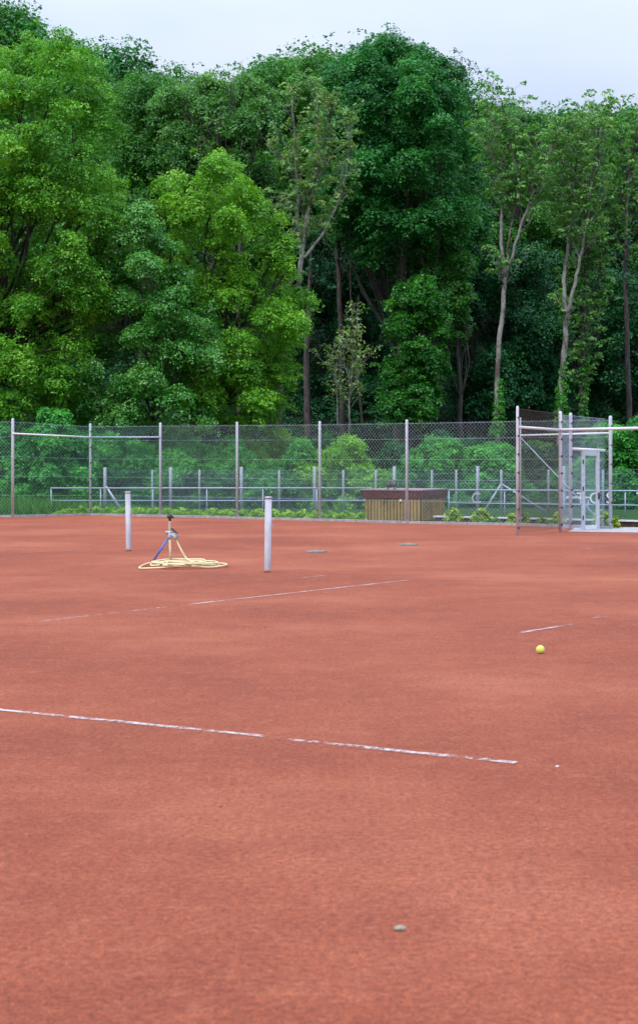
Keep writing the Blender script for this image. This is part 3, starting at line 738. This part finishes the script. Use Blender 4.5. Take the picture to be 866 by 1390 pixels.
# =================================================================== TREES
BD = 'bark_dark'
dense_tree('broadleaf_tree', 'big bright green tree filling the left edge above the fence, with dark crooked limbs', 65, -25,
    [(-190, 140), (-110, 50), (-20, 30), (30, 32), (110, 62), (152, 88), (148, 150), (168, 200), (160, 260), (205, 300), (203, 345), (178, 400), (150, 440), (128, 500), (130, 575), (60, 600), (-190, 600)],
    'leaf_bright', BD, 36, 140, 4.4, 46, 30, .55, .15, .42)
dense_tree('maple_tree', 'brightest yellow-green maple left of the pale bare-limbed ash', 67, 300,
    [(262, 215), (290, 196), (325, 205), (345, 260), (390, 300), (394, 360), (440, 425), (425, 458), (392, 472), (398, 510), (385, 575), (300, 580), (235, 575), (235, 420), (210, 350), (200, 290), (215, 250)],
    'leaf_spring', BD, 27, 62, 3.4, 40, 30, .50, .15, .26)
dense_tree('silver_leaved_tree', 'darker tree with silvery glinting leaves between the left tree and the maple', 64, 205,
    [(150, 330), (195, 275), (240, 325), (275, 385), (300, 450), (302, 585), (110, 585), (120, 480), (150, 430)],
    'leaf_silver', BD, 25, 46, 2.6, 40, 28, .48, .14, .2)
dense_tree('oak_tree', 'tall dark green domed oak rising highest right of centre', 82, 545,
    [(432, 180), (436, 120), (475, 76), (520, 66), (570, 68), (602, 88), (632, 135), (645, 180), (645, 230), (662, 300), (632, 365), (560, 385), (480, 350), (440, 290)],
    'leaf_oak', 'bark_oak', 30, 125, 7, 46, 30, .72, .19, .36)
dense_tree('ivy_clad_tree', 'leafy green column of foliage wrapping a trunk under the oak', 77, 557,
    [(528, 400), (560, 372), (592, 385), (610, 440), (600, 500), (596, 575), (522, 578), (518, 470)],
    'leaf_ivy', 'bark_oak', 20, 34, 1.6, 34, 30, .5, .17, .22)
dense_tree('whitebeam_tree', 'grey-green drooping tree hanging right of the leafy trunk column', 79, 628,
    [(560, 335), (610, 325), (640, 350), (640, 440), (622, 472), (600, 430), (575, 380)],
    'leaf_silver', 'bark_oak', 18, 16, 1.8, 30, 26, .5, .16, .16, tint=.25)
mids = [
 ('dark shaded tree behind the left tree\'s right edge', 90, 190, [(148, 115), (200, 96), (262, 125), (268, 200), (262, 300), (160, 310)], 'leaf_slope', 26, 46, .30),
 ('grey-green twiggy tree above the maple', 86, 290, [(205, 140), (255, 110), (330, 108), (372, 130), (380, 200), (355, 300), (240, 290)], 'leaf_twiggy', 22, 48, .35),
 ('mid-green tree on the skyline behind the pale ash', 94, 400, [(330, 105), (360, 86), (420, 78), (468, 84), (478, 200), (440, 320), (380, 330), (335, 250)], 'leaf_slope', 26, 50, .5),
 ('green tree right of the oak behind the tall pale trunk', 92, 700, [(640, 165), (690, 150), (745, 165), (775, 300), (745, 440), (650, 430), (625, 330)], 'leaf_slope', 27, 55, .35),
 ('broad green tree at the right edge behind the forked ash', 94, 850, [(745, 180), (800, 158), (866, 150), (950, 160), (960, 430), (800, 440), (755, 330)], 'leaf_slope', 28, 64, .35),
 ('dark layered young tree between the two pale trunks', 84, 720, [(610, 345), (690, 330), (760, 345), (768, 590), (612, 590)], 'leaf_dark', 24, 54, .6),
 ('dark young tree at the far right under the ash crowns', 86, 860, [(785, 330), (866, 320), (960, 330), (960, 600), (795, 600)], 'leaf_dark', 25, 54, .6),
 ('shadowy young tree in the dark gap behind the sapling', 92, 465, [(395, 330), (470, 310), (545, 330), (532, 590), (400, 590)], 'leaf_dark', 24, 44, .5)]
for lab, d, bx, poly, lm, lp_, nl, ti in mids:
    dense_tree('broadleaf_tree', lab, d, bx, poly, lm, BD, lp_, nl, 3.6, 34, 26, .78, .20, .2, tint=ti)
# undergrowth bushes behind the low fences
bushes = [(-20, 66, 130, 'leaf_bush', 'spreading dark green bush at the far left behind the fence'), (75, 64, 120, 'leaf_bush', 'bush behind the left end of the handrail'),
 (165, 67, 110, 'leaf_bush', 'bush behind the low fence\'s corner post'), (240, 68, 100, 'leaf_bush', 'green bush behind the sprinkler stand\'s part of the fence'), (318, 69, 105, 'leaf_bush', 'bush under the maple'),
 (395, 68, 100, 'leaf_bush', 'bush beneath the pale ash\'s trunk'), (468, 67, 110, 'leaf_spring', 'bright green bush below the thin sapling'), (535, 73, 70, 'leaf_dark', 'dark low bush left of the leafy trunk column'),
 (600, 70, 85, 'leaf_bush', 'bush directly behind the wooden hut'), (668, 69, 90, 'leaf_bush', 'bush behind the ivy-clad pale trunk'), (735, 72, 80, 'leaf_dark', 'dark bush behind the enclosure'),
 (795, 70, 75, 'leaf_bush', 'bush behind the mesh door'), (872, 66, 135, 'leaf_bush', 'bright layered bush at the right edge right of the gate'), (940, 68, 120, 'leaf_bush', 'bush just outside the right edge')]
for bx, d, hh, lm, lab in bushes:
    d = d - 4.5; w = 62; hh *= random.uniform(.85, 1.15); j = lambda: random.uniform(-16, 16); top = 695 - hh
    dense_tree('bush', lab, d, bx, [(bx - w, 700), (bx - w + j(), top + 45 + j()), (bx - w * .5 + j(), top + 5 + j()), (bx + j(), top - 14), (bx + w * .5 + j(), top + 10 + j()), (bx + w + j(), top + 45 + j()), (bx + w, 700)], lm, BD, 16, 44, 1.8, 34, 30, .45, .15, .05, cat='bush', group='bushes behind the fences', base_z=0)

for bx, d, top, w, lm, lab in ((555, 68.5, 592, 58, 'leaf_dark', 'dark ragged young tree filling the gap behind the hut'), (618, 69, 578, 50, 'leaf_dark', 'dark ragged young tree between the leafy trunk column and the ivied pale trunk'),
        (705, 69, 582, 55, 'leaf_slope', 'mid-green ragged young tree between the two ivied pale trunks'), (770, 68.5, 590, 50, 'leaf_dark', 'dark ragged young tree behind the top of the mesh door'),
        (842, 69, 560, 48, 'leaf_bush', 'fresh green ragged young tree rising behind the last tall post'), (425, 69, 590, 45, 'leaf_bush', 'green ragged young tree between the maple and the bright bush'),
        (350, 68, 575, 60, 'leaf_spring', 'fresh green ragged young tree under the maple\'s right side')):
    q = lambda: random.uniform(-18, 18)
    dense_tree('young_tree', lab, d, bx, [(bx - w, 700), (bx - w + q(), (top + 700) / 2), (bx - w * .8 + q(), top + 45 + q()), (bx - w * .4, top + q()), (bx, top + 22 + q()), (bx + w * .5, top + q()), (bx + w * .8, top + 50 + q()), (bx + w + q(), (top + 700) / 2), (bx + w, 700)],
               lm, BD, 15, 60, 1.6, 26, 26, .55, .16, .06, base_z=0)
# ground cover over the forest floor
n = 5200; X = rng.uniform(-24, 24, n); Y = 64 + 42 * rng.uniform(0, 1, n) ** 1.2; Zg = np.array([hill(a, b) for a, b in zip(X, Y)])
pp = np.stack([X, Y, Zg + rng.uniform(.1, 1.1, n)], 1); dd = unit(rng.normal(size=(n, 3)) * .5 + np.array([0, -.6, .6]))
props(leaf_obj('undergrowth', *leaves_from_sprays(pp, dd, 26, .5, .17, tint=rng.normal(.5, .2, n)), 'leaf_dark'), 'dark green undergrowth on the woodland floor', 'undergrowth', kind='stuff')
# pale ash trees with visible limbs
def ash(label, d, limbs, r0, leafm='leaf_ash', twig=1.0, tuft=16, ivy=None, side=.9, st0=.93, st1=.15, name='ash_tree', reach=1.0, bark='bark_pale', tint=.5, size=.15, kmax=260, leafy=.0):
    """limbs: list of (list of px points, start radius m, end radius m); twigs and leaf tufts grow from their upper parts"""
    base = limbs[0][0][0]; bx = (base[0] - CX) / F * d
    root = thing(name, label, 'tree', (bx, d, hill(bx, d)))
    mb = MB(); tufts = []; dirs = []
    tot = 0
    for li, (pts, ra, rb) in enumerate(limbs):
        dep = 0 if li == 0 else random.uniform(-1.0, 1.0)
        w = [W(x, y, d) for x, y in pts]
        for i in range(len(w)): w[i].y += dep * (i / (len(w) - 1)) * 1.4
        if li == 0: w.insert(0, Vector((w[0].x, w[0].y, hill(bx, d) - .3))) if w[0].z > hill(bx, d) else None
        sm = smooth_path(w, 5); nn = len(sm); rr = [ra + (rb - ra) * (i / (nn - 1)) for i in range(nn)]
        sm = [p + Vector((random.uniform(-1, 1), random.uniform(-1, 1), 0)) * .03 for p in sm]
        mb.tube(sm, rr, 9)
        start = st0 if li == 0 else st1
        L = sum((sm[i + 1] - sm[i]).length for i in range(nn - 1)); ntw = int(L * 3.6 * twig * (1 - start))
        for t_ in range(ntw):
            f = start + (1 - start) * (t_ + random.random()) / ntw; p = sm[int(f * (nn - 1))]; tang = (sm[min(nn - 1, int(f * (nn - 1)) + 1)] - sm[max(0, int(f * (nn - 1)) - 1)]).normalized()
            a_ = random.uniform(0, 6.28); dv = (tang * .9 + Vector((math.cos(a_), math.sin(a_), .25)) * side).normalized(); ln = random.uniform(.7, 2.1) * reach
            e_ = p + dv * ln + Vector((0, 0, .2)); mb.tube([p, p.lerp(e_, .5) + Vector((random.uniform(-.1, .1), random.uniform(-.1, .1), 0)), e_], [max(.010, rb * .45), .009, .005], 4)
            for s_ in (.55, .8, 1.0):
                if random.random() < .8:
                    c_ = p.lerp(e_, s_); e2 = c_ + Vector((random.uniform(-.5, .5), random.uniform(-.5, .5), random.uniform(.0, .5))) * reach
                    mb.tube([c_, e2], [.009, .004], 3, False); tufts.append(tuple(e2)); dirs.append((random.gauss(0, .5), random.gauss(0, .5), .6))
    mb.build('trunk', bark, root, True)
    if tufts:
        leaf_obj('crown', *leaves_from_sprays(np.array(tufts), unit(np.array(dirs)), tuft, .26, size, tint=rng.normal(tint, .2, len(tufts))), leafm, root)
    if ivy:
        x0, y0, x1, y1, rw = ivy; k = 300; t = rng.uniform(0, 1, k); cx_ = x0 + (x1 - x0) * t; cy_ = y0 + (y1 - y0) * t
        t = t ** 1.35; cx_ = x0 + (x1 - x0) * t; cy_ = y0 + (y1 - y0) * t
        a_ = rng.uniform(0, 2 * np.pi, k); rad = rw * (1.25 - .95 * t) * (1 + .35 * np.sin(t * 23 + a_ * 2)) * rng.uniform(.7, 1.2, k)
        pp = np.stack([(cx_ - CX) / F * d + np.cos(a_) * rad, d + np.sin(a_) * rad, H - (cy_ - HY) / F * d], 1)
        leaf_obj('ivy', *leaves_from_sprays(pp, np.stack([np.cos(a_), np.sin(a_), a_ * 0 + .2], 1), 15, .15, .10, tint=rng.normal(.6, .2, k)), 'leaf_ivy', root)
    return root
ash('pale-trunked ash with forked grey limbs and sparse yellowish leaves left of the oak', 70, [
    ([(379, 560), (383, 500), (392, 450), (404, 400), (409, 350), (411, 330)], .14, .10),
    ([(411, 330), (403, 300), (405, 265), (402, 240), (400, 190), (396, 130)], .10, .03),
    ([(411, 330), (418, 290), (424, 262), (428, 240), (432, 190), (430, 125)], .10, .03),
    ([(410, 352), (436, 320), (458, 275), (468, 240), (475, 190), (470, 165)], .07, .02),
    ([(424, 262), (440, 220), (448, 180), (446, 150)], .05, .015), ([(402, 245), (388, 225), (378, 205)], .04, .012), ([(403, 262), (385, 270), (366, 284)], .04, .012),
    ([(409, 350), (413, 325), (420, 308)], .03, .012), ([(391, 450), (390, 400), (388, 345)], .05, .02)], .2, twig=2.0, tuft=17, reach=.6, side=.7, tint=.6)
ash('tall slender pale trunk right of the oak, forking high, with ivy at its foot', 73, [
    ([(675, 590), (674, 540), (677, 470), (682, 420), (685, 375)], .125, .10),
    ([(685, 375), (680, 330), (680, 290), (676, 250), (682, 205), (688, 158)], .09, .02), ([(685, 375), (694, 350), (703, 315), (718, 270), (734, 228), (752, 186)], .08, .02),
    ([(688, 360), (690, 320), (700, 270), (706, 215)], .05, .015), ([(680, 255), (668, 220), (660, 195)], .04, .012), ([(718, 268), (716, 225), (722, 190)], .04, .012)],
    .2, 'leaf_twiggy', 3.2, 24, (675, 590, 678, 515, .21), reach=.9, side=.9, tint=.6, st1=.38)
ash('forked pale ash with ivy-wrapped foot behind the enclosure', 73, [
    ([(759, 590), (761, 530), (766, 470), (769, 425)], .15, .11),
    ([(769, 425), (765, 390), (768, 350), (774, 310), (776, 265), (782, 220), (788, 185)], .10, .02), ([(769, 425), (778, 390), (786, 350), (795, 300), (800, 250), (812, 172)], .09, .02),
    ([(786, 350), (776, 320), (780, 285)], .04, .015), ([(776, 265), (765, 230), (756, 205)], .04, .012)],
    .2, 'leaf_twiggy', 3.2, 24, (759, 590, 765, 490, .26), reach=.9, side=.9, tint=.65, st1=.38)
ash('brown-grey ash trunk right of the forked one, leafy along its stem', 75, [
    ([(790, 590), (790, 520), (793, 440), (795, 380), (797, 320), (803, 260)], .15, .08),
    ([(803, 260), (810, 225), (808, 190), (814, 170)], .07, .015), ([(797, 330), (786, 300), (782, 260)], .04, .02), ([(804, 415), (813, 370), (824, 320), (838, 270), (852, 225), (858, 190)], .06, .015), ([(793, 450), (804, 415)], .06, .05)],
    .2, 'leaf_twiggy', 3.0, 24, (790, 590, 794, 430, .2), reach=.85, side=.9, tint=.6, bark='bark_oak', st0=.3)
ash('thin sapling with scant yellow leaves in front of the dark gap', 68.5, [
    ([(474, 585), (474, 550), (477, 500), (480, 465), (487, 430)], .05, .02), ([(458, 580), (458, 540), (456, 500), (460, 470)], .04, .012),
    ([(474, 540), (485, 510), (497, 485)], .025, .01), ([(458, 520), (448, 500), (438, 488)], .025, .01), ([(476, 520), (466, 490), (470, 462)], .025, .01)],
    .2, 'leaf_ash', 1.6, 9, None, reach=.45, side=.9, tint=.85, name='sapling', size=.12, st0=.35)
ash('grey twiggy ash above the maple, thinly leaved', 84, [
    ([(255, 360), (262, 300), (268, 240), (270, 190)], .12, .06), ([(268, 240), (280, 190), (290, 150)], .05, .015), ([(270, 190), (256, 150), (250, 125)], .05, .015), ([(262, 300), (240, 240), (232, 190)], .05, .015)],
    .2, 'leaf_twiggy', 1.8, 10, None, reach=.9, side=.6, tint=.5, bark='bark_oak')
ash('reddish-grey bare-limbed ash between the maple top and the pale ash', 83, [
    ([(325, 360), (328, 300), (322, 240), (330, 190)], .12, .05), ([(322, 240), (345, 200), (352, 160), (350, 125)], .06, .015), ([(330, 190), (318, 150), (315, 125)], .05, .015), ([(326, 280), (300, 230), (296, 180)], .05, .015)],
    .2, 'leaf_twiggy', 1.8, 10, None, reach=.9, side=.6, tint=.5, bark='bark_oak')
# plain trunks visible in the dark gaps
for bx, pts, d, r, lab in ((460, [(466, 600), (462, 430), (458, 350), (452, 290)], 83, .20, 'grey trunk standing between the pale ash and the oak'),
                       (418, [(418, 600), (416, 500), (420, 400)], 80, .24, 'dark trunk in the gap right of the maple'),
                       (640, [(640, 600), (640, 450), (645, 330), (642, 260)], 84, .26, 'thick dark trunk under the oak\'s right side'),
                       (852, [(855, 600), (850, 450), (848, 380), (852, 270)], 80, .17, 'grey trunk near the right edge'),
                       (490, [(494, 600), (480, 440), (476, 380), (478, 320)], 86, .08, 'thin leaning grey trunk left of the oak trunk'),
                       (543, [(543, 640), (543, 560), (545, 450), (550, 330)], 79, .34, 'massive brown trunk seen above the wooden hut')):
    ash(lab, d, [(pts + [(pts[-1][0] + 3, pts[-1][1] - 70)], r, r * .25), ([pts[-2], (pts[-2][0] + random.uniform(-25, 25), pts[-2][1] - 90)], r * .35, .03)], r, 'leaf_dark', .7, 14, None, reach=1.1, st0=.5, name='broadleaf_tree', bark='bark_oak', size=.2)

# wooded slope: everything farther back
def crown_points(x, y, z0, h, w, n):
    """ragged dome of leaf sprays around a trunk"""
    lob = []
    for _ in range(16):
        u_ = rng.normal(size=3); u_ /= np.linalg.norm(u_); rr = rng.uniform(.35, .8); lob.append((np.array([x, y, z0 + h * .62]) + u_ * rr * np.array([w, w, h * .38]), w * rng.uniform(.28, .45)))
    ps, ds = [], []
    for c_, r_ in lob:
        p, dd = sprays_of_lobe(c_, r_, n // 16); ps.append(p); ds.append(dd)
    return np.concatenate(ps), np.concatenate(ds)
ps, ds = [], []; mt = MB()
for row, d in enumerate((100, 108, 117)):
    for px in range(-560, 1460, 105):
        x = (px + random.uniform(-25, 25) + row * 35 - CX) / F * d; y = d + random.uniform(-2.5, 2.5); z = hill(x, y); h = random.uniform(14.5, 18)
        p, dd = crown_points(x, y, z - 2, h, 4.2, 680); ps.append(p); ds.append(dd)
        mt.tube([Vector((x, y, z - .3)), Vector((x + .3, y, z + h * .4)), Vector((x, y, z + h * .8))], [.28, .2, .06], 7)
p = np.concatenate(ps); dd = np.concatenate(ds)
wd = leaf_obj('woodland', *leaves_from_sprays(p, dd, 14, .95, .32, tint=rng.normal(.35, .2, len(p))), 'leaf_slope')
props(wd, 'dense dark green wood covering the slope behind the nearer trees', 'woodland', kind='stuff')
props(mt.build('woodland_trunks', 'bark_dark', None, True), 'dark trunks standing deep in the wooded slope', 'woodland', kind='stuff')

# skyline trees: three kinds, copied along the crest
protos = []
for k in range(4):
    r_ = thing('crest_tree', 'x', 'tree', (0, 0, 0), 'trees along the skyline')
    p, dd = crown_points(0, 0, 0, 17, 4.6, 950)
    leaf_obj('crown', *leaves_from_sprays(p, dd, 16, .85, .28, tint=rng.normal(.35, .18, len(p))), 'leaf_oak' if k % 2 else 'leaf_slope', r_)
    m = MB(); m.tube([Vector((0, 0, -.5)), Vector((.2, 0, 6)), Vector((0, .2, 14))], [.3, .22, .06], 8); m.build('trunk', 'bark_dark', r_, True)
    protos.append(r_)
sky_pts = [(-420, 20), (-340, 5), (-260, 10), (-190, 0), (-120, 5), (-55, 2), (5, 12), (62, 34), (112, 56), (160, 72), (215, 98), (265, 112), (310, 116), (352, 98), (405, 76), (455, 74), (500, 82), (560, 100), (612, 122), (660, 140), (715, 150), (770, 158), (830, 152), (890, 140), (950, 135), (1020, 140), (1100, 130), (1180, 140)]
ordw = ['first', 'second', 'third', 'fourth', 'fifth', 'sixth', 'seventh', 'eighth', 'ninth', 'tenth', 'eleventh', 'twelfth', 'thirteenth', 'fourteenth', 'fifteenth', 'sixteenth', 'seventeenth', 'eighteenth', 'nineteenth']
vis = 0
for i, (px, py) in enumerate(sky_pts):
    src = protos[i % 4]
    if i < 4: o = src
    else:
        o = src.copy(); COL.objects.link(o)
        for ch in src.children: c_ = ch.copy(); COL.objects.link(c_); c_.parent = o
    d = 127 + random.uniform(-4, 4); x = (px - CX) / F * d; z = hill(x, d); top = H - (py - HY) / F * d
    s = max(.7, (top - z) / 15.7); o.location = (x, d, z); o.scale = (s * random.uniform(.95, 1.2), s * 1.1, s); o.rotation_euler = (0, 0, random.uniform(0, 6.28))
    o['label'] = ('%s green crest tree from the left along the skyline' % ordw[vis]) if 0 <= px <= 866 else ('crest tree beyond the %s edge of the view' % ('left' if px < 0 else 'right'))
    if 0 <= px <= 866: vis += 1

# =================================================================== LIGHT, SKY, CAMERA
world = bpy.data.worlds.new('World'); scene.world = world; world.use_nodes = True; nt = world.node_tree; nt.nodes.clear()
out = nt.nodes.new('ShaderNodeOutputWorld')
SE, SR = R(52), R(-35)
sky = N(nt, 'ShaderNodeTexSky', sky_type='NISHITA'); sky.sun_disc = False; sky.sun_elevation = SE; sky.sun_rotation = SR; sky.air_density = 1.0; sky.dust_density = 1.5
b1 = N(nt, 'ShaderNodeBackground'); b1.inputs[1].default_value = .10; nt.links.new(sky.outputs[0], b1.inputs[0])
tc = N(nt, 'ShaderNodeTexCoord'); sx = N(nt, 'ShaderNodeSeparateXYZ'); nt.links.new(tc.outputs['Generated'], sx.inputs[0])
mr = N(nt, 'ShaderNodeMapRange'); nt.links.new(sx.outputs['Z'], mr.inputs[0]); mr.inputs[1].default_value = .12; mr.inputs[2].default_value = 1; mr.inputs[3].default_value = .53; mr.inputs[4].default_value = 2.5
cl = noise(nt, 2.2, 4, .5, vec=tc.outputs['Generated'], mapping=(1, 1, 3))
cc_ = ramp(nt, cl, [(.35, (.58, .71, 1.02)), (.65, (.84, .92, 1.08))])
b2 = N(nt, 'ShaderNodeBackground'); nt.links.new(cc_, b2.inputs[0]); nt.links.new(mr.outputs[0], b2.inputs[1])
mx = N(nt, 'ShaderNodeMixShader'); mx.inputs[0].default_value = .85; nt.links.new(b1.outputs[0], mx.inputs[1]); nt.links.new(b2.outputs[0], mx.inputs[2]); nt.links.new(mx.outputs[0], out.inputs[0])

sun = bpy.data.lights.new('sun', 'SUN'); sun.energy = 1.5; sun.angle = R(18); sun.color = (1, .95, .88)
so = link(bpy.data.objects.new('sun', sun))
# light comes from the left, behind the camera's shoulder, high
az = R(215)   # compass-like: direction towards the sun measured from +Y clockwise
dirv = Vector((math.sin(az) * math.cos(SE), math.cos(az) * math.cos(SE), math.sin(SE)))
so.rotation_euler = dirv.to_track_quat('Z', 'Y').to_euler(); so.location = (0, 0, 60); sky.sun_rotation = az

cam = bpy.data.cameras.new('camera'); co = link(bpy.data.objects.new('camera', cam)); scene.camera = co
co.location = (0, 0, H); co.rotation_euler = (R(90), 0, 0)
cam.sensor_fit = 'VERTICAL'; cam.sensor_height = 36; cam.lens = F / 1390 * 36
cam.shift_y = -(695 - HY) / 1390; cam.shift_x = 0; cam.clip_end = 2000; cam.clip_start = .1
cam.dof.use_dof = True; cam.dof.focus_distance = 26; cam.dof.aperture_fstop = 5.6
vs_ = scene.view_settings; vs_.view_transform = 'Standard'; vs_.look = 'None'; vs_.exposure = 0.42; vs_.gamma = 1
scene.render.engine = 'CYCLES'; scene.cycles.max_bounces = 6; scene.cycles.transparent_max_bounces = 12
